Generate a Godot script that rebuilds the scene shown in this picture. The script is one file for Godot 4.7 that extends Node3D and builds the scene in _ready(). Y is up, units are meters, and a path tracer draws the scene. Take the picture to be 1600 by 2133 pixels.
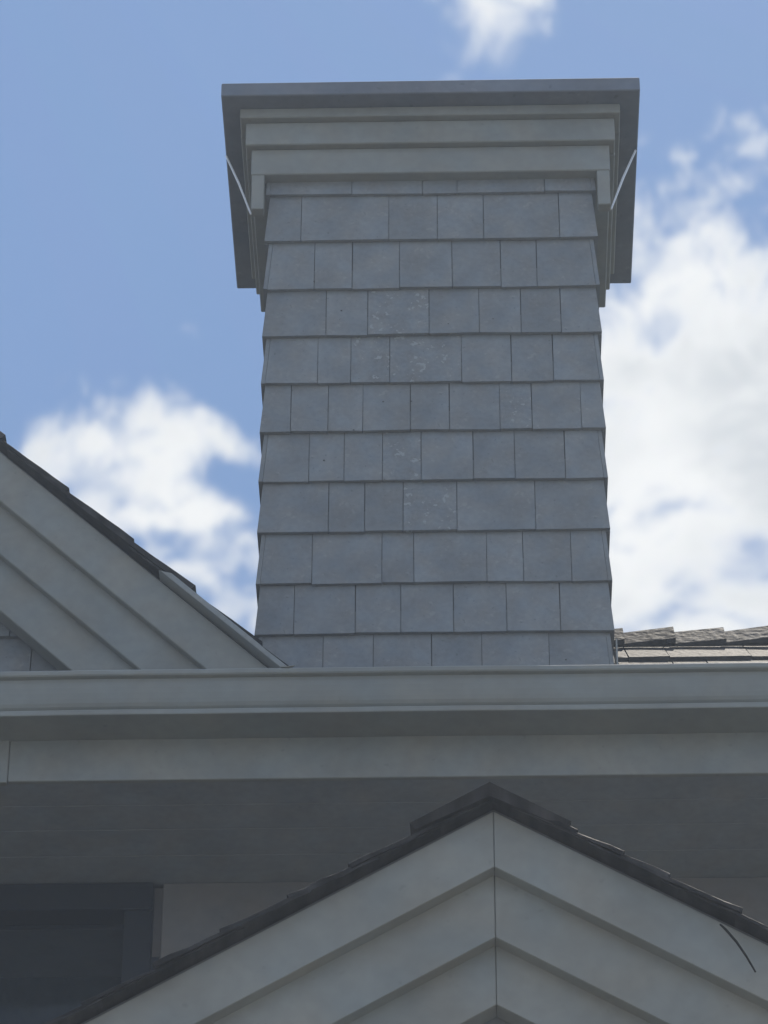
extends Node3D
# A shingled chimney above a gutter, a steep gable beside it and a low gable in front, seen from the lawn.

var rng := RandomNumberGenerator.new()
var M := {}
var used := {}

# ---------------------------------------------------------------- helpers
func numbered(called: String) -> String:
	if not used.has(called):
		used[called] = 0
		return called
	used[called] += 1
	return "%s_%03d" % [called, used[called]]

func thing(called: String, label: String, category: String, at := Vector3.ZERO, group := "") -> Node3D:
	var o := Node3D.new()
	o.name = numbered(called)
	add_child(o)
	o.position = at
	o.set_meta("label", label)
	o.set_meta("category", category)
	if group != "":
		o.set_meta("group", group)
	return o

func world_of(n: Node3D) -> Vector3:
	var p := n.position
	var q := n.get_parent()
	while q != self and q is Node3D:
		p += q.position
		q = q.get_parent()
	return p

func start() -> SurfaceTool:
	var st := SurfaceTool.new()
	st.begin(Mesh.PRIMITIVE_TRIANGLES)
	return st

# one flat convex face, turned away from the middle of its solid
func face(st: SurfaceTool, pts: Array, mid: Vector3) -> void:
	var n: Vector3 = (pts[1] - pts[0]).cross(pts[2] - pts[0])
	if n.length() < 1e-12:
		n = (pts[2] - pts[0]).cross(pts[3 % pts.size()] - pts[0])
	n = n.normalized()
	var c := Vector3.ZERO
	for p in pts:
		c += p
	c /= pts.size()
	var flip := n.dot(c - mid) < 0.0
	if flip:
		n = -n
	for k in range(1, pts.size() - 1):
		var tri := [pts[0], pts[k], pts[k + 1]] if flip else [pts[0], pts[k + 1], pts[k]]
		for p in tri:
			st.set_normal(n)
			st.add_vertex(p)

# eight corners: 0-3 one end loop, 4-7 the opposite one
func hexa(st: SurfaceTool, P: Array) -> void:
	var mid := Vector3.ZERO
	for p in P:
		mid += p
	mid /= 8.0
	for f in [[0, 1, 2, 3], [4, 5, 6, 7], [0, 1, 5, 4], [1, 2, 6, 5], [2, 3, 7, 6], [3, 0, 4, 7]]:
		face(st, [P[f[0]], P[f[1]], P[f[2]], P[f[3]]], mid)

# a box with its edges planed off
func bevel_box(st: SurfaceTool, lo: Vector3, hi: Vector3, c := 0.002) -> void:
	var mid := (lo + hi) * 0.5
	var h := (hi - lo) * 0.5
	c = minf(c, minf(h.x, minf(h.y, h.z)) * 0.4)
	var V := func(sx: int, sy: int, sz: int, ax: int) -> Vector3:
		var d := Vector3(h.x * sx, h.y * sy, h.z * sz)
		if ax != 0: d.x -= c * sx
		if ax != 1: d.y -= c * sy
		if ax != 2: d.z -= c * sz
		return mid + d
	for s in [-1, 1]:
		face(st, [V.call(s, -1, -1, 0), V.call(s, 1, -1, 0), V.call(s, 1, 1, 0), V.call(s, -1, 1, 0)], mid)
		face(st, [V.call(-1, s, -1, 1), V.call(1, s, -1, 1), V.call(1, s, 1, 1), V.call(-1, s, 1, 1)], mid)
		face(st, [V.call(-1, -1, s, 2), V.call(1, -1, s, 2), V.call(1, 1, s, 2), V.call(-1, 1, s, 2)], mid)
	for s in [-1, 1]:
		for t in [-1, 1]:
			face(st, [V.call(s, t, -1, 0), V.call(s, t, 1, 0), V.call(s, t, 1, 1), V.call(s, t, -1, 1)], mid)
			face(st, [V.call(s, -1, t, 0), V.call(s, 1, t, 0), V.call(s, 1, t, 2), V.call(s, -1, t, 2)], mid)
			face(st, [V.call(-1, s, t, 1), V.call(1, s, t, 1), V.call(1, s, t, 2), V.call(-1, s, t, 2)], mid)
			for u in [-1, 1]:
				face(st, [V.call(s, t, u, 0), V.call(s, t, u, 1), V.call(s, t, u, 2)], mid)

# a convex outline in x and y, given thickness along z, its front edges planed off
func slab_xy(st: SurfaceTool, poly: Array, z0: float, z1: float, c := 0.002) -> void:
	var n := poly.size()
	var m := Vector2.ZERO
	for p in poly:
		m += p
	m /= n
	var inset := []
	for i in n:
		var p: Vector2 = poly[i]
		var a: Vector2 = (p - poly[(i + n - 1) % n]).normalized()
		var b: Vector2 = (poly[(i + 1) % n] - p).normalized()
		var na := Vector2(-a.y, a.x)
		var nb := Vector2(-b.y, b.x)
		if na.dot(m - p) < 0: na = -na
		if nb.dot(m - p) < 0: nb = -nb
		var k := na + nb
		inset.append(p + k * (c / maxf(0.25, 1.0 + na.dot(nb))))
	var mid := Vector3(m.x, m.y, (z0 + z1) * 0.5)
	var fr := []
	var bk := []
	for i in n:
		fr.append(Vector3(inset[i].x, inset[i].y, z1))
		bk.append(Vector3(poly[i].x, poly[i].y, z0))
	face(st, fr, mid)
	face(st, bk, mid)
	for i in n:
		var j := (i + 1) % n
		var e := Vector3(poly[i].x, poly[i].y, z1 - c)
		var f := Vector3(poly[j].x, poly[j].y, z1 - c)
		face(st, [bk[i], bk[j], f, e], mid)
		face(st, [e, f, fr[j], fr[i]], mid)

func part(st: SurfaceTool, called: String, mat: Material, parent: Node3D, kind := "") -> MeshInstance3D:
	var o := MeshInstance3D.new()
	o.name = called
	# geometry is written in world metres and brought home to the parent's origin
	var off := world_of(parent) if parent != self else Vector3.ZERO
	var mesh := st.commit()
	if off != Vector3.ZERO:
		var st2 := SurfaceTool.new()
		st2.begin(Mesh.PRIMITIVE_TRIANGLES)
		st2.append_from(mesh, 0, Transform3D(Basis.IDENTITY, -off))
		mesh = st2.commit()
	o.mesh = mesh
	o.material_override = mat
	o.cast_shadow = GeometryInstance3D.SHADOW_CASTING_SETTING_ON
	if kind != "":
		o.set_meta("kind", kind)
	parent.add_child(o, true)
	return o

func board(parent: Node3D, called: String, lo: Vector3, hi: Vector3, mat: Material, c := 0.0025) -> MeshInstance3D:
	var st := start()
	bevel_box(st, lo, hi, c)
	return part(st, called, mat, parent)

func tube(st: SurfaceTool, path: Array, radii: Array, sides := 7) -> void:
	var rings := []
	for i in path.size():
		var d: Vector3 = (path[mini(i + 1, path.size() - 1)] - path[maxi(i - 1, 0)]).normalized()
		var a := d.cross(Vector3(0.3, 0.2, 1)).normalized()
		var b := d.cross(a)
		var ring := []
		for k in sides:
			var t := TAU * k / sides
			ring.append(path[i] + (a * cos(t) + b * sin(t)) * radii[i])
		rings.append(ring)
	for i in path.size() - 1:
		var mid: Vector3 = (path[i] + path[i + 1]) * 0.5
		for k in sides:
			var j := (k + 1) % sides
			face(st, [rings[i][k], rings[i][j], rings[i + 1][j], rings[i + 1][k]], mid)
	face(st, rings[0], path[1])
	face(st, rings[-1], path[-2])

# ---------------------------------------------------------------- materials
func noise(seed_: int, freq: float, octaves := 4) -> FastNoiseLite:
	var n := FastNoiseLite.new()
	n.seed = seed_
	n.noise_type = FastNoiseLite.TYPE_SIMPLEX_SMOOTH
	n.frequency = freq
	n.fractal_type = FastNoiseLite.FRACTAL_FBM
	n.fractal_octaves = octaves
	return n

func field(seed_: int, freq: float, size: int, octaves := 4) -> PackedByteArray:
	var img := noise(seed_, freq, octaves).get_seamless_image(size, size, false, false, 0.12, true)
	img.convert(Image.FORMAT_L8)
	return img.get_data()

# paint: broad mottling, fine grain, chips where the paint has gone
func paint_texture(seed_: int, size: int, broad: float, fine: float, chips: float, pits: float) -> ImageTexture:
	var A := field(seed_, 0.006, size, 4)
	var B := field(seed_ + 1, 0.05, size, 3)
	var C := field(seed_ + 2, 0.035, size, 3)
	var D := field(seed_ + 3, 0.011, size, 2)
	var P := field(seed_ + 4, 0.06, size, 2)
	var out := PackedByteArray()
	out.resize(size * size * 3)
	for i in size * size:
		var v := 0.86 + (A[i] / 255.0 - 0.5) * broad + (B[i] / 255.0 - 0.5) * fine
		var warm := (D[i] / 255.0 - 0.5) * 0.05
		if chips > 0.0:
			var c := clampf((C[i] / 255.0 - 0.70) * 10.0, 0.0, 1.0) * clampf((D[i] / 255.0 - 0.52) * 8.0, 0.0, 1.0)
			v += c * chips
		if pits > 0.0:
			v -= clampf((P[i] / 255.0 - 0.84) * 12.0, 0.0, 1.0) * pits
		out[i * 3] = int(clampf(v * (1.0 + warm), 0, 1) * 255)
		out[i * 3 + 1] = int(clampf(v, 0, 1) * 255)
		out[i * 3 + 2] = int(clampf(v * (1.0 - warm), 0, 1) * 255)
	return ImageTexture.create_from_image(Image.create_from_data(size, size, false, Image.FORMAT_RGB8, out))

func bump_texture(seed_: int, freq: float, size: int) -> ImageTexture:
	var img := noise(seed_, freq, 4).get_seamless_image(size, size, false, false, 0.12, true)
	img.convert(Image.FORMAT_L8)
	img.bump_map_to_normal_map(3.0)
	return ImageTexture.create_from_image(img)

# weathered wood: grain stretched along one way
func wood_texture(seed_: int, size: int) -> ImageTexture:
	var A := field(seed_, 0.02, size, 4)
	var B := field(seed_ + 1, 0.006, size, 3)
	var out := PackedByteArray()
	out.resize(size * size * 3)
	for y in size:
		for x in size:
			var i := y * size + x
			var g: float = A[((y / 10) % size) * size + x] / 255.0 - 0.5
			var v := 0.74 + g * 0.3 + (B[i] / 255.0 - 0.5) * 0.35
			out[i * 3] = int(clampf(v, 0, 1) * 255)
			out[i * 3 + 1] = int(clampf(v * 0.985, 0, 1) * 255)
			out[i * 3 + 2] = int(clampf(v * 0.965, 0, 1) * 255)
	return ImageTexture.create_from_image(Image.create_from_data(size, size, false, Image.FORMAT_RGB8, out))

func lin(r: float, g: float, b: float) -> Color:
	return Color(r, g, b).linear_to_srgb()

func mat(called: String, col: Color, tex: Texture2D, scale_: float, rough: float, normal: Texture2D = null, ns := 0.3, off := Vector3.ZERO) -> StandardMaterial3D:
	var m := StandardMaterial3D.new()
	m.resource_name = called
	m.albedo_color = col
	m.roughness = rough
	m.metallic_specular = 0.4
	if tex:
		m.albedo_texture = tex
	m.uv1_triplanar = true
	m.uv1_world_triplanar = true
	m.uv1_scale = Vector3.ONE * scale_
	m.uv1_offset = off
	m.uv1_triplanar_sharpness = 6.0
	if normal:
		m.normal_enabled = true
		m.normal_texture = normal
		m.normal_scale = ns
	return m

func build_materials() -> void:
	var clean := paint_texture(11, 512, 0.10, 0.05, 0.0, 0.05)
	var mottled := paint_texture(31, 512, 0.11, 0.06, 0.05, 0.10)
	var chipped := paint_texture(57, 512, 0.12, 0.08, 0.5, 0.12)
	var wood := wood_texture(77, 512)
	var fine := bump_texture(5, 0.03, 256)
	var rough := bump_texture(8, 0.05, 256)
	var tones := [1.0, 0.965, 1.025, 0.985, 1.01, 0.95]
	M.shingles = []
	for i in 6:
		var t: float = tones[i]
		M.shingles.append(mat("grey_shingle_%d" % i, lin(0.345 * t, 0.365 * t, 0.375 * t), mottled, 1.7, 0.78, fine, 0.25, Vector3(i * 0.37, i * 0.61, i * 0.23)))
	for i in 2:
		M.shingles.append(mat("chipped_shingle_%d" % i, lin(0.345, 0.365, 0.375), chipped, 2.3, 0.8, fine, 0.3, Vector3(i * 0.41, i * 0.17, 0.3)))
	M.trim = mat("trim_paint", lin(0.385, 0.395, 0.365), clean, 0.9, 0.6, fine, 0.12)
	M.slab = mat("cap_paint_glare_tint", lin(0.25, 0.275, 0.32), mottled, 0.8, 0.55, fine, 0.1)  # dark blue of the glare under the cap is put into this colour
	M.gutter = mat("gutter_enamel", lin(0.37, 0.385, 0.36), clean, 0.7, 0.42, fine, 0.06, Vector3(0.2, 0.6, 0.1))
	M.soffit = mat("soffit_paint_glare_tint", lin(0.38, 0.40, 0.42), clean, 1.1, 0.7, fine, 0.1)  # paint with a faint blue mixed in for the glare on undersides
	M.walling = mat("wall_paint", lin(0.29, 0.275, 0.265), clean, 0.8, 0.75, fine, 0.15, Vector3(0.4, 0.1, 0.2))
	M.flash = mat("flashing_metal", lin(0.40, 0.42, 0.41), mottled, 1.4, 0.45, fine, 0.15)
	M.rod = mat("white_rod", lin(0.85, 0.86, 0.86), null, 1.0, 0.3)  # for the added rods that stand in for thin bright lines
	M.shakes = []
	for i in 4:
		var t: float = [1.0, 0.8, 1.15, 0.9][i]
		M.shakes.append(mat("weathered_shake_%d" % i, lin(0.09 * t, 0.088 * t, 0.09 * t), wood, 2.2, 0.95, rough, 0.6, Vector3(i * 0.31, i * 0.47, i * 0.11)))
	for k in M.shakes:
		k.metallic_specular = 0.12
		k.roughness = 0.7
	M.core = mat("sheathing", lin(0.12, 0.12, 0.12), null, 1.0, 0.9)
	M.darkwood = mat("dark_window_paint", lin(0.028, 0.034, 0.044), clean, 1.0, 0.5)
	M.twig = mat("twig_bark", lin(0.05, 0.045, 0.04), wood, 8.0, 0.9)
	M.leaf = mat("dry_leaf", lin(0.55, 0.54, 0.48), clean, 8.0, 0.8)
	M.lawn = mat("lawn_turf", lin(0.085, 0.115, 0.045), mottled, 0.4, 0.95, rough, 0.8)
	M.bounce_paving = mat("bounce_concrete", lin(0.43, 0.415, 0.385), mottled, 0.35, 0.9, rough, 0.3)  # pale ground out of view, added to bounce sun up under the eaves
	M.pane = StandardMaterial3D.new()
	M.pane.resource_name = "window_glass"
	M.pane.albedo_color = Color(0.25, 0.28, 0.30, 0.3)
	M.pane.roughness = 0.08
	M.pane.metallic_specular = 0.3
	M.pane.transparency = BaseMaterial3D.TRANSPARENCY_ALPHA

# ---------------------------------------------------------------- sky
const SKY_W := 4096
const SKY_H := 2048
# heaps of cloud over the house: azimuth and elevation in degrees, half width, half height, weight
const HEAPS := [
	[5.06, 38.21, 2.07, 2.35, 1.30], [6.23, 39.50, 0.95, 0.95, 0.75], [4.25, 39.54, 0.83, 0.50, 1.04], [3.54, 38.57, 1.09, 0.79, 1.30],
	[5.48, 36.76, 2.29, 1.43, 1.30], [3.90, 37.12, 1.61, 1.14, 1.17], [3.51, 35.20, 1.74, 0.79, 1.30], [5.32, 34.83, 1.29, 0.64, 1.30], [6.86, 37.40, 2.23, 1.8, 1.30],
	[-7.43, 37.07, 0.80, 0.36, 0.84], [-6.45, 37.11, 1.16, 0.64, 0.84], [-5.57, 37.44, 1.08, 0.50, 0.76], [-4.66, 37.39, 0.81, 0.29, 0.59],
	[-5.79, 36.64, 1.34, 0.64, 0.84], [-4.88, 36.31, 0.80, 0.65, 0.76], [-4.15, 35.76, 0.53, 0.86, 0.42], [-7.67, 37.84, 0.36, 0.43, 0.29],
	[-3.68, 34.84, 0.35, 0.43, 0.67], [-4.20, 34.82, 0.52, 0.29, 0.42],
	[-4.65, 35.83, 1.0, 0.86, 0.63], [-5.52, 36.29, 1.17, 0.72, 0.76],
	[4.87, 35.7, 2.6, 1.4, 1.25], [3.6, 36.1, 1.5, 1.0, 1.15], [6.2, 35.0, 1.6, 1.2, 1.2], [4.6, 34.3, 2.4, 0.6, 1.25],
	[0.64, 43.55, 0.95, 0.65, 0.9], [1.24, 43.91, 1.2, 0.4, 0.9], [0.43, 43.18, 0.5, 0.25, 0.7], [2.02, 43.82, 0.5, 0.2, 0.6],
]
const GAPS := [[-4.64, 36.89, 0.54, 0.29, 0.35], [-5.30, 35.80, 0.62, 0.36, 0.35], [4.20, 36.39, 0.97, 0.43, 0.28], [5.37, 35.47, 0.70, 0.57, 0.28], [4.21, 39.04, 0.45, 0.2, 0.25]]

var n_broad: FastNoiseLite
var n_puff: FastNoiseLite
var n_wisp: FastNoiseLite
var n_warp: FastNoiseLite
var sun_to: Vector3

func sky_colour(az: float, el: float) -> Color:
	var a := deg_to_rad(az)
	var e := deg_to_rad(el)
	var d := Vector3(sin(a) * cos(e), sin(e), -cos(a) * cos(e))
	# clear air: deeper overhead, paler low down and round the sun
	var low := pow(1.0 - clampf(sin(e), 0.0, 1.0), 2.2)
	var c := Color(0.138, 0.256, 0.508).lerp(Color(0.40, 0.50, 0.63), low * 0.8)
	var near := acos(clampf(d.dot(sun_to), -1, 1))
	c = c.lerp(Color(0.68, 0.75, 0.86), 0.40 * exp(-near / 0.22))
	# clouds
	var w := Vector3(n_warp.get_noise_3dv(d * 9.0), n_warp.get_noise_3dv(d * 9.0 + Vector3(7, 3, 1)), n_warp.get_noise_3dv(d * 9.0 + Vector3(2, 9, 4)))
	var q := d + w * 0.020
	q += Vector3(n_warp.get_noise_3dv(q * 45.0), n_warp.get_noise_3dv(q * 45.0 + Vector3(3, 8, 5)), 0.0) * 0.006
	var broad := n_broad.get_noise_3dv(q * 2.6)
	var puff := n_puff.get_noise_3dv(q * 17.0)
	var wisp := n_wisp.get_noise_3dv(q * 60.0)
	var here := 0.0
	var off := 1.0
	if absf(az) < 13.0 and absf(el - 39.0) < 11.0:
		var f := 0.0
		var wa := az + w.x * 0.8
		var we := el + w.y * 0.8
		for h in HEAPS:
			var r: float = pow((wa - h[0]) / h[2], 2) + pow((we - h[1]) / h[3], 2)
			if r < 6.0:
				f = maxf(f, h[4] * exp(-r * 0.55))
		for g in GAPS:
			f -= g[4] * exp(-(pow((wa - g[0]) / g[2], 2) + pow((we - g[1]) / g[3], 2)))
		here = f * 0.92 - 0.46 * (1.0 - clampf(f * 2.2, 0.0, 1.0))
		off = clampf(maxf((absf(az + 1.0) - 8.5) / 3.5, (absf(el - 39.0) - 6.5) / 3.5), 0.0, 1.0)
	var field_ := lerpf(here, 0.42 + broad * 1.1, off)
	var dens := field_ - 0.46 + (puff * 0.68 + wisp * 0.52) * lerpf(1.0, 0.6, smoothstep(0.6, 1.2, field_))
	var cover := smoothstep(-0.16, 0.52, dens)
	cover = maxf(cover, 0.5 * smoothstep(-0.40, 0.1, dens) * smoothstep(0.0, 0.55, wisp + puff * 0.5))
	# thick parts shade themselves a little: they are lit from behind
	var body := smoothstep(0.15, 0.75, dens + 0.35 * n_puff.get_noise_3dv(q * 11.0 + Vector3(5, 5, 5)))
	var white := Color(0.83, 0.845, 0.85).lerp(Color(0.55, 0.59, 0.63), body * 0.85 * smoothstep(-0.35, 0.35, n_broad.get_noise_3dv(q * 14.0)))
	return c.lerp(white, cover)

func build_sky() -> ImageTexture:
	n_broad = noise(3, 1.0, 4)
	n_puff = noise(14, 1.0, 6)
	n_puff.fractal_gain = 0.58
	n_wisp = noise(25, 1.0, 4)
	n_wisp.fractal_gain = 0.6
	n_warp = noise(36, 1.0, 3)
	# the whole dome coarsely, then the stretch the clouds' fine edges are seen in at full size
	var cw := 768
	var ch := 384
	var img := Image.create(cw, ch, false, Image.FORMAT_RGB8)
	for y in ch:
		var el := 90.0 - (y + 0.5) * 180.0 / ch
		for x in cw:
			var c: Color
			if el < -2.0:
				c = Color(0.30, 0.33, 0.33)
			else:
				c = sky_colour(fposmod((x + 0.5) * 360.0 / cw + 180.0, 360.0) - 180.0, maxf(el, 0.2))
			img.set_pixel(x, y, c.linear_to_srgb())
	img.resize(SKY_W, SKY_H, Image.INTERPOLATE_CUBIC)
	var side := int(20.0 / 360.0 * SKY_W)
	var y0 := int((90.0 - 54.0) / 180.0 * SKY_H)
	var y1 := int((90.0 - 24.0) / 180.0 * SKY_H)
	for y in range(y0, y1):
		var el := 90.0 - (y + 0.5) * 180.0 / SKY_H
		for x in range(-side, side):
			img.set_pixel(posmod(x, SKY_W), y, sky_colour((x + 0.5) * 360.0 / SKY_W, el).linear_to_srgb())
	return ImageTexture.create_from_image(img)

# ---------------------------------------------------------------- the chimney
const BUTTS := [9.269, 9.087, 8.898, 8.720, 8.540, 8.363, 8.183, 8.003, 7.824, 7.653, 7.476]
const JOINTS := [
	[-0.239, -0.025, 0.080, 0.345], [-0.391, -0.127, 0.019, 0.158, 0.386], [-0.349, -0.236, -0.095, 0.062, 0.207, 0.314],
	[-0.312, -0.189, -0.008, 0.140, 0.263, 0.381], [-0.335, -0.238, -0.124, 0.086, 0.232, 0.354],
	[-0.411, -0.303, -0.202, -0.064, 0.049, 0.195, 0.288, 0.430], [-0.356, -0.255, -0.145, -0.034, 0.116, 0.235, 0.379],
	[-0.298, -0.195, -0.086, 0.067, 0.290], [-0.343, -0.146, -0.056, 0.149, 0.252, 0.387],
	[-0.391, -0.220, -0.093, 0.054, 0.202, 0.351], [-0.309, -0.170, -0.008, 0.131, 0.317]]
const CHIPPED := {3: [2], 4: [2, 3], 5: [6], 6: [3], 7: [3]}

# one wedge of shingle on the front: thin and tucked in at the top, thick and proud at the butt
func wall_shingle(parent: Node3D, xa: float, xb: float, ta: float, tb: float, butt: float, rise: float, z: float, m: Material) -> void:
	var st := start()
	var j := rng.randf_range(-0.0018, 0.0018)
	var k := rng.randf_range(-0.0012, 0.0012)
	var dz := rng.randf_range(-0.0012, 0.0012)
	var top := butt + rise
	var zt := z - 0.0125 * rise / 0.178
	hexa(st, [Vector3(ta, top, zt), Vector3(tb, top, zt), Vector3(xb, butt + j + k, z + dz), Vector3(xa, butt + j - k, z + dz),
		Vector3(ta, top, zt - 0.004), Vector3(tb, top, zt - 0.004), Vector3(xb, butt + j + k, z - 0.0115), Vector3(xa, butt + j - k, z - 0.0115)])
	part(st, "shingle", m, parent)

func side_shingle(parent: Node3D, s: float, z0: float, z1: float, butt: float, rise: float, m: Material) -> void:
	var st := start()
	var top := butt + rise
	var xb := 0.5 * s
	var xt := (0.5 - 0.0125 * rise / 0.178) * s
	var j := rng.randf_range(-0.0018, 0.0018)
	var f := 0.0 if z1 < -0.002 else 0.0125 * rise / 0.178
	hexa(st, [Vector3(xt, top, z0), Vector3(xt, top, z1 - f), Vector3(xb, butt + j, z1), Vector3(xb, butt + j, z0),
		Vector3(xt - 0.0115 * s, top, z0), Vector3(xt - 0.0115 * s, top, z1 - f), Vector3(xb - 0.0115 * s, butt + j, z1), Vector3(xb - 0.0115 * s, butt + j, z0)])
	part(st, "shingle", m, parent)

func build_chimney() -> void:
	var c := thing("chimney", "tall square chimney clad in grey shingles under a flat overhanging cap", "chimney", Vector3(0, 6.95, -0.32))
	var st := start()
	hexa(st, [Vector3(-0.472, 6.95, -0.025), Vector3(0.472, 6.95, -0.025), Vector3(0.472, 9.55, -0.025), Vector3(-0.472, 9.55, -0.025),
		Vector3(-0.472, 6.95, -0.615), Vector3(0.472, 6.95, -0.615), Vector3(0.472, 9.55, -0.615), Vector3(-0.472, 9.55, -0.615)])
	part(st, "core", M.core, c)
	for i in BUTTS.size():
		var woven := i % 2 == 0   # on every second course the side shingle runs past the front one
		var rise := 0.262
		if i == 0:
			rise = 0.13
		var in_ := 0.0125 * rise / 0.178
		var xs: Array = [-0.5] + JOINTS[i] + [0.5]
		for k in xs.size() - 1:
			var a: float = xs[k]
			var b: float = xs[k + 1]
			var ta: float = a
			var tb: float = b
			if k == 0:
				a = -0.4875 if woven else -0.5
				ta = a + in_
			else:
				a += 0.001
				ta = a + rng.randf_range(-0.001, 0.001)
			if k == xs.size() - 2:
				b = 0.4875 if woven else 0.5
				tb = b - in_
			else:
				b -= 0.001
				tb = b + rng.randf_range(-0.001, 0.001)
			var chip: bool = CHIPPED.has(i) and k in CHIPPED[i]
			var m: Material = M.shingles[6 + (i + k) % 2] if chip else M.shingles[rng.randi_range(0, 5)]
			wall_shingle(c, a, b, ta, tb, BUTTS[i], rise, 0.0, m)
		for s in [-1.0, 1.0]:
			var z1 := 0.0 if woven else -0.0135
			var zs := [z1]
			while zs[-1] > -0.5:
				zs.append(zs[-1] - rng.randf_range(0.1, 0.2))
			zs[-1] = -0.64
			for k in zs.size() - 1:
				side_shingle(c, s, zs[k + 1] + 0.0014, zs[k] - (0.0014 if k > 0 else 0.0), BUTTS[i], rise, M.shingles[rng.randi_range(0, 5)])
	# nail heads left showing
	for p in [[-0.267, 8.818], [-0.143, 8.474], [-0.061, 8.474], [-0.313, 8.261], [-0.228, 8.366], [0.049, 8.758], [0.181, 8.776], [0.363, 7.559], [-0.349, 8.928]]:
		st = start()
		var below := 7.476
		for b in BUTTS:
			if b < p[1]:
				below = maxf(below, b)
		var zf: float = 0.0006 - 0.0125 * (p[1] - below) / 0.178
		tube(st, [Vector3(p[0], p[1], zf - 0.006), Vector3(p[0], p[1], zf), Vector3(p[0], p[1], zf + 0.001)], [0.0026, 0.0026, 0.0018], 7)
		part(st, "nail_head", M.core, c)
	# cap: a flat slab on three courses of boards, each further out than the one below it
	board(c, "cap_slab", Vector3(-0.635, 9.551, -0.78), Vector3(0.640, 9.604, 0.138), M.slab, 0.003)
	var steps := [[0.034, 0.5455, 9.322, 9.423, -0.625], [0.056, 0.5635, 9.4235, 9.513, -0.66], [0.080, 0.5815, 9.5135, 9.5505, -0.69]]
	for i in 3:
		var z: float = steps[i][0]
		var x: float = steps[i][1]
		var lo: float = steps[i][2]
		var hi: float = steps[i][3]
		var zb: float = steps[i][4]
		var t := 0.05 + 0.02 * i
		board(c, "cap_board", Vector3(-x + 0.0015, lo, z - t), Vector3(x - 0.0015, hi, z), M.trim, 0.003)
		for s in [-1.0, 1.0]:
			var xa: float = s * x
			var xb: float = s * (x - t)
			board(c, "cap_board", Vector3(minf(xa, xb), lo + 0.0015, zb), Vector3(maxf(xa, xb), hi, z - t - 0.001), M.trim, 0.003)
	for s in [-1.0, 1.0]:
		# a short block hangs at each front corner, and an added white rod stands in for a bright line there
		var xa: float = 0.541 * s
		var xb: float = 0.503 * s
		board(c, "corner_block", Vector3(minf(xa, xb), 9.186, -0.004), Vector3(maxf(xa, xb), 9.3215, 0.033), M.trim, 0.002)
		st = start()
		tube(st, [Vector3(0.634 * s, 9.549, -0.135), Vector3(0.587 * s, 9.372, -0.062), Vector3(0.543 * s, 9.190, 0.004)], [0.0035, 0.004, 0.003], 6)
		part(st, "added_rod", M.rod, c)
		# flashing where the chimney leaves the roof
		st = start()
		var fx: float = 0.502 * s
		hexa(st, [Vector3(fx, 7.05, 0.02), Vector3(fx + 0.004 * s, 7.05, 0.02), Vector3(fx + 0.004 * s, 7.62, 0.005), Vector3(fx, 7.62, 0.005),
			Vector3(fx, 7.05, -0.63), Vector3(fx + 0.004 * s, 7.05, -0.63), Vector3(fx + 0.004 * s, 7.62, -0.63), Vector3(fx, 7.62, -0.63)])
		part(st, "flashing", M.flash, c)

# ---------------------------------------------------------------- roofs
# one split shake: butt edge at distance s from the ridge, lying on the plane of origin o with the way down d, the way along a and the outward n
func loft(st: SurfaceTool, A: Array, B: Array) -> void:
	var mid := Vector3.ZERO
	for p in A + B:
		mid += p
	mid /= A.size() + B.size()
	face(st, A, mid)
	face(st, B, mid)
	for i in A.size():
		var j := (i + 1) % A.size()
		face(st, [A[i], A[j], B[j], B[i]], mid)

func shake(st: SurfaceTool, o: Vector3, d: Vector3, a: Vector3, n: Vector3, s: float, long_: float, u0: float, u1: float, thick: float, lift: float, worn := 0.0) -> void:
	var j0 := rng.randf_range(-0.008, 0.008)
	var j1 := j0 + rng.randf_range(-0.006, 0.006)
	var t0 := thick * rng.randf_range(0.8, 1.2)
	var t1 := t0 * rng.randf_range(0.85, 1.15)
	var P := func(sv: float, u: float, h: float) -> Vector3: return o + d * sv + a * u + n * h
	var top := maxf(s - long_, 0.0)
	if worn <= 0.0:
		hexa(st, [P.call(top, u0, 0.001), P.call(top, u1, 0.001), P.call(s + j1, u1, lift), P.call(s + j0, u0, lift),
			P.call(top, u0, 0.004), P.call(top, u1, 0.004), P.call(s + j1, u1, lift + t1), P.call(s + j0, u0, lift + t0)])
		return
	# the end that shows: its upper edge worn round, more here and less there, the end itself rough
	var rings := []
	var parts := 9
	for k in parts + 1:
		var f := float(k) / parts
		var sv := lerpf(top, s + j1, f)
		var h0 := lerpf(0.001, lift, f)
		var h1 := lerpf(0.0045, lift + t1, f)
		var e := u1 + rng.randf_range(-0.0022, 0.0022)
		var c := minf(worn * rng.randf_range(0.1, 1.6), (h1 - h0) * 0.6)
		var wob := rng.randf_range(-0.0007, 0.0007)
		rings.append([P.call(sv, u0, h0), P.call(sv, e, h0), P.call(sv, e, h1 - c + wob), P.call(sv, e - c, h1 + wob), P.call(sv, u0, h1)])
	for k in parts:
		loft(st, rings[k], rings[k + 1])

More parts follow.
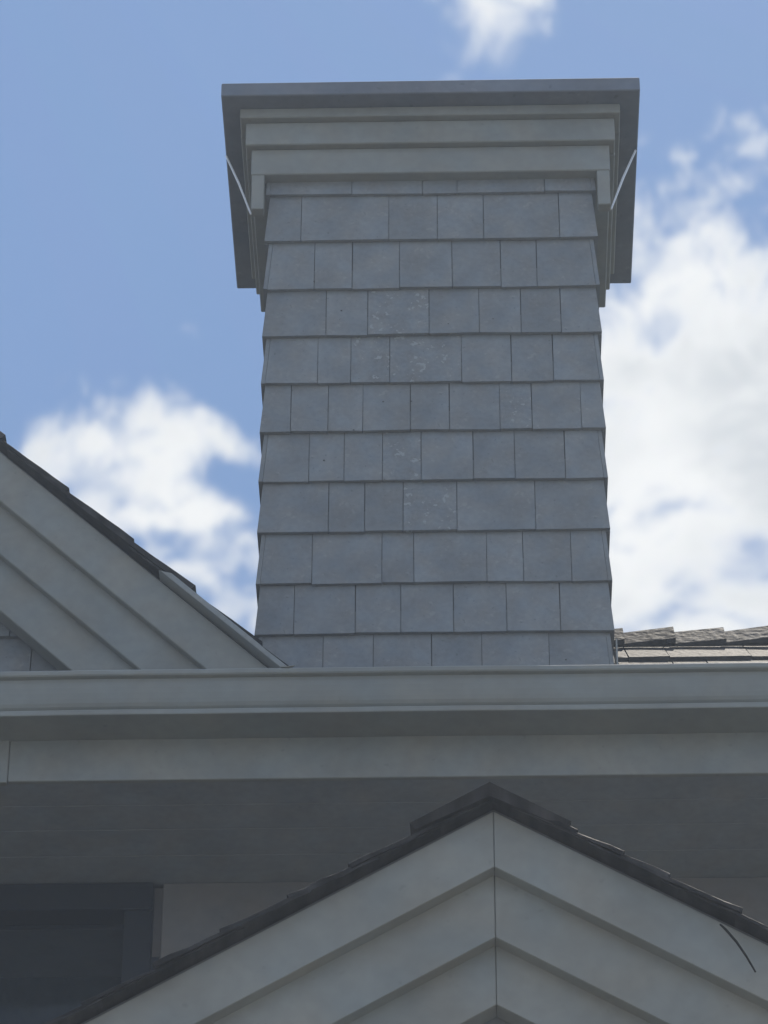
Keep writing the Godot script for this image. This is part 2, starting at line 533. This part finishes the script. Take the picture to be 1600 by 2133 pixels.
func build_main_house() -> void:
	var h := thing("house", "grey house body with a broad eave and shake roof behind the gutter", "house", Vector3(0, 0, -1.5))
	# walls in pieces round the window
	var Z := 0.25
	for w in [[-0.726, 5.0, 0.0, 6.70], [-7.0, -1.75, 0.0, 6.70], [-1.75, -0.726, 0.0, 5.30]]:
		var st := start()
		hexa(st, [Vector3(w[0], w[2], Z - 0.02), Vector3(w[1], w[2], Z - 0.02), Vector3(w[1], w[3], Z - 0.02), Vector3(w[0], w[3], Z - 0.02),
			Vector3(w[0], w[2], Z - 0.2), Vector3(w[1], w[2], Z - 0.2), Vector3(w[1], w[3], Z - 0.2), Vector3(w[0], w[3], Z - 0.2)])
		part(st, "wall", M.walling, h)
	var st2 := start()
	bevel_box(st2, Vector3(-7.0, 0.0, -3.4), Vector3(5.0, 6.72, -3.2), 0.002)
	part(st2, "wall", M.walling, h)
	for x in [-7.0, 4.8]:
		st2 = start()
		bevel_box(st2, Vector3(x, 0.0, -3.199), Vector3(x + 0.2, 6.72, 0.049), 0.002)
		part(st2, "wall", M.walling, h)
	st2 = start()
	bevel_box(st2, Vector3(-6.79, 0.02, -3.19), Vector3(4.79, 6.6, -0.4), 0.002)
	part(st2, "inner_room", M.core, h)
	# flat boarding of the wall beneath the eave
	board(h, "frieze_board", Vector3(-0.7025, 6.02, 0.2305), Vector3(1.72, 6.7025, 0.25), M.walling, 0.002)
	# eave: soffit boards and fascia
	var zs := [0.735, 0.626, 0.510, 0.384, 0.2365]
	for i in 4:
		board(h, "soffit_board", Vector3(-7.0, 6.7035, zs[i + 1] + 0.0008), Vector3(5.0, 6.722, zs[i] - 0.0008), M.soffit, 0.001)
	board(h, "fascia_board", Vector3(-1.0545, 6.6985, 0.7365), Vector3(5.0, 6.84, 0.752), M.trim, 0.002)
	board(h, "fascia_board", Vector3(-7.0, 6.694, 0.7365), Vector3(-1.0555, 6.84, 0.755), M.trim, 0.002)
	# roof: deck, shakes and ridge
	var m := 0.88
	var d := Vector3(0, -m, 1).normalized()
	var n := Vector3(0, 1, m).normalized()
	var o := Vector3(0, 7.868, -0.4)
	var run := 1.16 * sqrt(1 + m * m)
	st2 = start()
	var P := [Vector3(-7, 7.872, -0.4), Vector3(5, 7.872, -0.4), Vector3(5, 7.872 - m * 1.14, 0.74), Vector3(-7, 7.872 - m * 1.14, 0.74)]
	var Q := []
	for p in P:
		Q.append(p - n * 0.02)
	hexa(st2, P + Q)
	part(st2, "roof_deck", M.core, h)
	st2 = start()
	P = [Vector3(-7, 7.872, -0.4), Vector3(5, 7.872, -0.4), Vector3(5, 6.72 - 0.3, -3.6), Vector3(-7, 6.72 - 0.3, -3.6)]
	Q = []
	for p in P:
		Q.append(p - Vector3(0, 0.025, 0))
	hexa(st2, P + Q)
	part(st2, "back_roof", M.shakes[1], h)
	var butts := [0.395, 0.67, 0.94, 1.21, 1.50]
	var seams := {0: [0.509, 0.541, 0.655, 0.884, 1.05, 1.2], 1: [0.509, 0.66, 0.755, 0.93, 1.08, 1.22]}
	var rest := start()
	for i in butts.size():
		var xs := []
		if seams.has(i):
			xs = seams[i].duplicate()
		else:
			xs = [0.509]
		while xs[-1] < 1.7:
			xs.append(xs[-1] + rng.randf_range(0.09, 0.2))
		for k in xs.size() - 1:
			var st := start()
			shake(st, o, d, Vector3.RIGHT, n, butts[i], 0.42, xs[k] + 0.0016, xs[k + 1] - 0.0016, 0.011, 0.008)
			part(st, "shake", M.shakes[rng.randi_range(0, 3)], h)
		var x := 1.71
		while x < 4.95:
			var wd := rng.randf_range(0.1, 0.2)
			shake(rest, o, d, Vector3.RIGHT, n, butts[i], 0.42, x, x + wd - 0.005, 0.011, 0.008)
			x += wd
		x = -6.9
		while x < -0.52:
			var wd := rng.randf_range(0.1, 0.2)
			shake(rest, o, d, Vector3.RIGHT, n, butts[i], 0.42, x, x + wd - 0.005, 0.011, 0.008)
			x += wd
	part(rest, "far_shakes", M.shakes[0], h, "stuff")
	# ridge caps lap one over the next, butts towards the far end of the house
	var nb := Vector3(0, 1, -0.45).normalized()
	var db := Vector3(0, -0.45, -1).normalized()
	var x := 0.40
	var edges := [0.40, 0.541, 0.686, 0.832, 0.972, 1.115, 1.26, 1.40, 1.55]
	for k in edges.size() - 1:
		var a: float = edges[k]
		var b: float = edges[k + 1] + rng.randf_range(-0.003, 0.003)
		var hi := 0.030 + rng.randf_range(-0.003, 0.003)
		for side in 2:
			var nn := n if side == 0 else nb
			var dd := d if side == 0 else db
			var st := start()
			var wd := 0.125 + rng.randf_range(-0.006, 0.006)
			var base := o + Vector3(0, 0.034, 0)
			dd = (dd * wd - Vector3(0, 0.026, 0)).normalized()
			var A := Vector3(a, 0, 0)
			var B := Vector3(b, 0, 0)
			hexa(st, [base + A + nn * 0.006, base + B + nn * (hi - 0.016), base + B + nn * (hi - 0.016) + dd * wd, base + A + nn * 0.006 + dd * wd,
				base + A + nn * 0.014, base + B + nn * hi, base + B + nn * hi + dd * (wd + 0.004), base + A + nn * 0.014 + dd * wd])
			part(st, "ridge_cap", M.shakes[rng.randi_range(0, 3)], h)
	# window under the eave
	var win := Node3D.new()
	win.name = "window"
	h.add_child(win, true)
	win.position = Vector3(-1.24, 5.3, 1.7)
	board(win, "frame", Vector3(-1.75, 6.62, 0.16), Vector3(-0.727, 6.699, 0.262), M.darkwood)
	board(win, "frame", Vector3(-0.80, 5.36, 0.16), Vector3(-0.7265, 6.619, 0.258), M.darkwood)
	board(win, "frame", Vector3(-1.75, 5.36, 0.16), Vector3(-1.675, 6.619, 0.258), M.darkwood)
	board(win, "sill", Vector3(-1.77, 5.30, 0.16), Vector3(-0.704, 5.359, 0.30), M.darkwood)
	board(win, "shutter_stile", Vector3(-0.7255, 5.36, 0.2515), Vector3(-0.704, 6.474, 0.272), M.darkwood)
	board(win, "pane", Vector3(-1.674, 5.36, 0.180), Vector3(-0.801, 6.619, 0.186), M.pane, 0.0)

# ---------------------------------------------------------------- gutter
func build_gutter() -> void:
	var g := thing("rain_gutter", "long grey moulded gutter along the eave below the chimney", "gutter", Vector3(-1.0, 6.82, 0.81))
	# outline in z and y of sheet metal with a curved front, drawn along the eave with slight waves
	var prof := [Vector2(0.7525, 6.935), Vector2(0.7525, 6.8175), Vector2(0.862, 6.8165), Vector2(0.8660, 6.8175), Vector2(0.8670, 6.8200), Vector2(0.8670, 6.8310), Vector2(0.8640, 6.8335), Vector2(0.8560, 6.8345),
		Vector2(0.8400, 6.8360), Vector2(0.8340, 6.8385), Vector2(0.8330, 6.8430), Vector2(0.8360, 6.8480), Vector2(0.8440, 6.8560), Vector2(0.8485, 6.8640), Vector2(0.8515, 6.8750), Vector2(0.8545, 6.8900), Vector2(0.8565, 6.9050), Vector2(0.8570, 6.9200),
		Vector2(0.8580, 6.9290), Vector2(0.8690, 6.9315), Vector2(0.8715, 6.9350), Vector2(0.8715, 6.9450), Vector2(0.8695, 6.9480), Vector2(0.8600, 6.9485)]
	var runs := [[-7.0, -2.61], [-2.6, 2.39], [2.4, 5.0]]
	var wave := noise(91, 0.9, 2)
	for r in runs:
		var st := start()
		st.set_smooth_group(-1)
		var nseg := int((r[1] - r[0]) / 0.06)
		var th := 0.0016
		var inner := []
		for i in prof.size():
			var a: Vector2 = prof[maxi(i - 1, 0)]
			var b: Vector2 = prof[mini(i + 1, prof.size() - 1)]
			var t := (b - a).normalized()
			inner.append(prof[i] + Vector2(-t.y, t.x) * th)
		var V := func(loop: Array, i: int, k: int) -> Vector3:
			var x: float = lerpf(r[0], r[1], float(k) / nseg)
			var w := wave.get_noise_1d(x * 1.7) * 0.0016
			return Vector3(x, loop[i].y + wave.get_noise_1d(x * 2.3 + 50) * 0.0012, loop[i].x + w)
		for k in nseg:
			for i in prof.size() - 1:
				for lp in [prof, inner]:
					var q := [V.call(lp, i, k), V.call(lp, i + 1, k), V.call(lp, i + 1, k + 1), V.call(lp, i, k + 1)]
					for t in ([[0, 1, 2], [0, 2, 3]] if lp == prof else [[0, 2, 1], [0, 3, 2]]):
						for e in t:
							st.set_smooth_group(i * 2 + (0 if lp == prof else 1))
							st.add_vertex(q[e])
		st.generate_normals()
		part(st, "trough", M.gutter, g)

# ---------------------------------------------------------------- the steep gable
func build_side_gable() -> void:
	var g := thing("steep_gable", "steep grey gable with three stepped rake boards rising beside the chimney", "gable", Vector3(-2.6, 6.72, -0.6))
	var m := 0.97
	var ax := -2.75       # where the two slopes meet
	var Y := func(c: float, x: float) -> float: return c - m * x
	# wall behind the boards
	var st := start()
	slab_xy(st, [Vector2(-0.10, 6.74), Vector2(ax, 6.84 - m * ax), Vector2(2 * ax + 0.10, 6.74)], -0.3, 0.225, 0.002)
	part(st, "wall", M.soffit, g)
	var seams0 := [-0.82, -1.003, -1.12, -1.27]
	for i in 6:
		var butt := 6.95 + i * 0.178
		var x := -0.5 - 0.18 * i
		var lim := -1.75
		var k := 0
		while x > lim:
			var wd := rng.randf_range(0.1, 0.2)
			if i == 2 and k == 0:
				x = -0.86
			wall_shingle(g, x - wd + 0.0014, x - 0.0014, x - wd + 0.0014, x - 0.0014, butt, 0.22, 0.25, M.shingles[rng.randi_range(0, 5)])
			x -= wd
			k += 1
	# stepped rake boards, outermost on top
	var bands := [[6.857, 6.697, 0.38, 0.050], [6.735, 6.5425, 0.355, 0.05], [6.58, 6.380, 0.330, 0.06]]
	for b in bands:
		for side in 2:
			var p := []
			for q in [[(b[0] - 6.83) / m, b[0]], [ax, b[0]], [ax, b[1]], [(b[1] - 6.83) / m, b[1]]]:
				var v := Vector2(q[0], q[1] - m * q[0])
				if side == 1:
					v.x = 2 * ax - v.x
				p.append(v)
			if side == 1:
				for i in 4:
					p[i].x -= 0.001
			st = start()
			slab_xy(st, p, b[2] - b[3], b[2], 0.0025)
			part(st, "rake_board", M.trim, g)
	# deck and shakes; only the edge shows from below
	var down := Vector3(1, -m, 0).normalized()
	var out := Vector3(m, 1, 0).normalized()
	var o := Vector3(ax, 6.865 - m * ax, 0)
	for side in 2:
		st = start()
		var dd := down if side == 0 else Vector3(-down.x, down.y, 0)
		var nn := out if side == 0 else Vector3(-out.x, out.y, 0)
		var L := (-0.30 - ax) * sqrt(1 + m * m)
		hexa(st, [o + Vector3(0, 0, 0.37), o + dd * L + Vector3(0, 0, 0.37), o + dd * L + Vector3(0, 0, -3.3), o + Vector3(0, 0, -3.3),
			o + Vector3(0, 0, 0.37) - nn * 0.012, o + dd * L + Vector3(0, 0, 0.37) - nn * 0.012, o + dd * L + Vector3(0, 0, -3.3) - nn * 0.012, o + Vector3(0, 0, -3.3) - nn * 0.012])
		part(st, "roof_deck", M.core, g)
		var rest := start()
		var xs := [-0.30, -0.475, -0.652, -0.825, -1.014, -1.20, -1.38, -1.56, -1.74, -1.92, -2.1, -2.28, -2.46, -2.62]
		for i in xs.size():
			var s: float = (xs[i] - ax) * sqrt(1 + m * m)
			var z := 0.408
			var k := 0
			while z > -3.2:
				var wd := rng.randf_range(0.1, 0.19)
				if k < 2 and side == 0 and i < 9:
					st = start()
					shake(st, o, dd, Vector3(0, 0, 1), nn, s, 0.48, z - wd + 0.003, z + (rng.randf_range(-0.006, 0.006) if k == 0 else -0.003), 0.017, 0.015, 0.0008)
					part(st, "shake", M.shakes[rng.randi_range(0, 3)], g)
				elif xs[i] > -0.5 and z < 0.02:
					pass
				else:
					shake(rest, o, dd, Vector3(0, 0, 1), nn, s, 0.48, z - wd + 0.003, z - 0.003, 0.017, 0.015)
				z -= wd
				k += 1
		part(rest, "far_shakes", M.shakes[1], g, "stuff")
	# strip of bent metal along the foot of the rake
	st = start()
	var fp := []
	for q in [[-0.735, 6.866], [-0.700, 6.890], [-0.30, 6.890], [-0.30, 6.866]]:
		fp.append(Vector2(q[0], q[1] - m * q[0]))
	slab_xy(st, fp, 0.36, 0.416, 0.003)
	part(st, "flashing", M.flash, g)

# ---------------------------------------------------------------- the low gable in front
func build_front_gable() -> void:
	var g := thing("porch_gable", "low porch gable with mitred stepped rake boards under dark roof shakes", "gable", Vector3(0.1226, 0, 1.7))
	var cx := 0.1226
	var m := 0.592
	var half := 2.0
	var st := start()
	# porch walls and the gable wall
	for w in [[cx - 1.7, cx - 1.5, 0.27, 2.83], [cx + 1.5, cx + 1.7, 0.27, 2.83]]:
		st = start()
		bevel_box(st, Vector3(w[0], 0, w[2]), Vector3(w[1], 3.98, w[3]), 0.003)
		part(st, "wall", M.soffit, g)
	st = start()
	slab_xy(st, [Vector2(cx - 1.86, 3.985), Vector2(cx + 1.86, 3.985), Vector2(cx, 3.985 + 1.86 * m)], 2.70, 2.87, 0.002)
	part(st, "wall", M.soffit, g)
	# shingles of the gable wall
	for i in 5:
		var butt := 4.70 - i * 0.178 + 0.02
		var top := butt + 0.178
		var wmax := (4.86 - top) / m
		var x := cx - maxf(wmax, 0.1)
		while x < cx + maxf(wmax, 0.1):
			var wd := rng.randf_range(0.1, 0.2)
			wall_shingle(g, x + 0.0014, x + wd - 0.0014, x + 0.0014, x + wd - 0.0014, butt, 0.178, 2.895, M.shingles[rng.randi_range(0, 5)])
			x += wd
	# rake boards: heights on the centre line of upper and lower edge, front plane, thickness
	var bands := [[5.1925, 5.079, 3.0, 0.06], [5.115, 4.955, 2.97, 0.05], [4.995, 4.839, 2.94, 0.045]]
	for b in bands:
		for s in [-1.0, 1.0]:
			var p := []
			var gap := 0.0004
			for q in [[gap, b[0]], [half, b[0]], [half, b[1]], [gap, b[1]]]:
				p.append(Vector2(cx + s * q[0], q[1] - m * q[0]))
			st = start()
			slab_xy(st, p, b[2] - b[3], b[2], 0.0012)
			part(st, "rake_board", M.trim, g)
	# deck and shakes
	var o := Vector3(cx, 5.199, 0)
	for s in [-1.0, 1.0]:
		var dd := Vector3(s, -m, 0).normalized()
		var nn := Vector3(s * m, 1, 0).normalized()
		var L := half * sqrt(1 + m * m)
		st = start()
		hexa(st, [o + Vector3(0, 0, 2.995), o + dd * L + Vector3(0, 0, 2.995), o + dd * L + Vector3(0, 0, 0.262), o + Vector3(0, 0, 0.262),
			o + Vector3(0, 0, 2.995) - nn * 0.005, o + dd * L + Vector3(0, 0, 2.995) - nn * 0.005, o + dd * L + Vector3(0, 0, 0.262) - nn * 0.005, o + Vector3(0, 0, 0.262) - nn * 0.005])
		part(st, "roof_deck", M.core, g)
		var xs := [0.124, 0.243, 0.351, 0.459, 0.575, 0.69, 0.81, 0.93] if s < 0 else [0.127, 0.218, 0.290, 0.422, 0.545, 0.67, 0.80, 0.92]
		while xs[-1] < half:
			xs.append(xs[-1] + 0.118)
		var rest := start()
		for i in xs.size():
			var z := 3.031
			var k := 0
			while z > 0.30:
				var wd := rng.randf_range(0.08, 0.18)
				wd = minf(wd, z - 0.265)
				if k < 2 and i < 11:
					st = start()
					shake(st, o, dd, Vector3(0, 0, 1), nn, xs[i] * sqrt(1 + m * m), 0.30, z - wd + 0.002, z + (rng.randf_range(-0.006, 0.005) if k == 0 else -0.002), 0.011, 0.010, 0.003 if k == 0 else 0.0)
					part(st, "shake", M.shakes[rng.randi_range(0, 3)], g)
				else:
					shake(rest, o, dd, Vector3(0, 0, 1), nn, xs[i] * sqrt(1 + m * m), 0.30, z - wd + 0.002, z - 0.002, 0.009, 0.009)
				z -= wd
				k += 1
		part(rest, "far_shakes", M.shakes[1], g, "stuff")
	# ridge caps
	for s in [-1.0, 1.0]:
		var dd := Vector3(s, -m, 0).normalized()
		var nn := Vector3(s * m, 1, 0).normalized()
		var z := 3.036
		for k in 10:
			var z2 := z - 0.27
			st = start()
			var B := o + Vector3(-0.006, 0.001, 0)
			hexa(st, [B + Vector3(0, 0.002, z), B + dd * 0.146 + nn * 0.013 + Vector3(0, 0, z - 0.004), B + dd * 0.146 + nn * 0.006 + Vector3(0, 0, z2), B + Vector3(0, 0.001, z2),
				B + Vector3(0, 0.031, z), B + dd * 0.148 + nn * 0.027 + Vector3(0, 0, z), B + dd * 0.146 + nn * 0.015 + Vector3(0, 0, z2), B + Vector3(0, 0.024, z2)])
			part(st, "ridge_cap", M.shakes[rng.randi_range(0, 3)], g)
			z = z2

# ---------------------------------------------------------------- loose things
func build_small() -> void:
	var t := thing("twig", "thin dark twig hanging over the porch rake board", "twig", Vector3(0.54, 4.89, 3.03))
	var st := start()
	tube(st, [Vector3(0.508, 4.940, 3.030), Vector3(0.517, 4.927, 3.034), Vector3(0.534, 4.904, 3.032), Vector3(0.550, 4.880, 3.024), Vector3(0.565, 4.856, 3.012)], [0.0018, 0.0024, 0.0023, 0.0020, 0.0016], 6)
	part(st, "stem", M.twig, t)
	var l := thing("dry_leaf", "pale curled dry leaf caught on the gutter rim by the chimney foot", "leaf", Vector3(-0.362, 6.949, 0.862))
	st = start()
	var mid := Vector3(-0.362, 6.94, 0.86)
	var rim := [Vector3(-0.382, 6.955, 0.860), Vector3(-0.374, 6.952, 0.872), Vector3(-0.360, 6.950, 0.875), Vector3(-0.350, 6.955, 0.870), Vector3(-0.340, 6.962, 0.862), Vector3(-0.352, 6.959, 0.852), Vector3(-0.368, 6.958, 0.850)]
	var spine := Vector3(-0.362, 6.951, 0.862)
	for k in rim.size():
		var a: Vector3 = rim[k]
		var b: Vector3 = rim[(k + 1) % rim.size()]
		face(st, [spine, a, b], mid)
		face(st, [spine - Vector3(0, 0.001, 0), a - Vector3(0, 0.001, 0), b - Vector3(0, 0.001, 0)], mid + Vector3(0, 0.1, 0))
		face(st, [a, b, b - Vector3(0, 0.001, 0), a - Vector3(0, 0.001, 0)], spine)
	part(st, "blade", M.leaf, l)

func build_ground() -> void:
	for q in [["lawn", M.lawn, Vector2(300, 300), Vector3(0, 0, 0)], ["added_paving", M.bounce_paving, Vector2(30, 34), Vector3(2.0, 0.004, 20.2)]]:  # the second sheet is an unseen reflector added for bounce light
		var p := PlaneMesh.new()
		p.size = q[2]
		var o := MeshInstance3D.new()
		o.name = q[0]
		o.mesh = p
		o.material_override = q[1]
		o.position = q[3]
		o.set_meta("kind", "structure")
		add_child(o)

# ----------------------------------------------------------------
func _ready() -> void:
	rng.seed = 20240611
	# camera: held at eye height, tilted steeply up, long lens
	var cam := Camera3D.new()
	var fw := Vector3(-0.018497, 0.594306, -0.804026)
	cam.fov = 15.228
	cam.near = 0.1
	cam.far = 4000.0
	cam.current = true
	add_child(cam)
	var up := Vector3(0.012403, 0.804242, 0.594180)
	var rt := fw.cross(up).normalized()
	cam.transform = Transform3D(Basis(rt, rt.cross(fw), -fw).orthonormalized(), Vector3(0.0612, 1.6, 8.7524))
	# sun: high behind the house, a little to the right
	var saz := deg_to_rad(15.0)
	var sel := deg_to_rad(57.0)
	sun_to = Vector3(sin(saz) * cos(sel), sin(sel), -cos(saz) * cos(sel))
	var sun := DirectionalLight3D.new()
	sun.name = "sun"
	sun.light_energy = 1.6
	sun.light_color = Color(1.0, 0.96, 0.9)
	sun.light_angular_distance = 0.53
	sun.shadow_enabled = true
	add_child(sun)
	sun.look_at_from_position(Vector3.ZERO, -sun_to, Vector3.UP)
	# sky
	var env := Environment.new()
	env.background_mode = Environment.BG_SKY
	var sm := PanoramaSkyMaterial.new()
	sm.panorama = build_sky()
	var sky := Sky.new()
	sky.sky_material = sm
	env.sky = sky
	env.background_energy_multiplier = 1.2
	env.tonemap_mode = Environment.TONE_MAPPER_LINEAR
	env.tonemap_exposure = 1.0
	# thin haze added in place of milky sun glare, to lift the shadows
	env.fog_enabled = true
	env.fog_density = 0.0095
	env.fog_light_color = Color(0.90, 0.95, 1.0)
	env.sdfgi_enabled = true
	env.ssao_enabled = true
	env.ssil_enabled = true
	var we := WorldEnvironment.new()
	we.environment = env
	add_child(we)

	build_materials()
	build_ground()
	build_main_house()
	build_side_gable()
	build_front_gable()
	build_chimney()
	build_gutter()
	build_small()
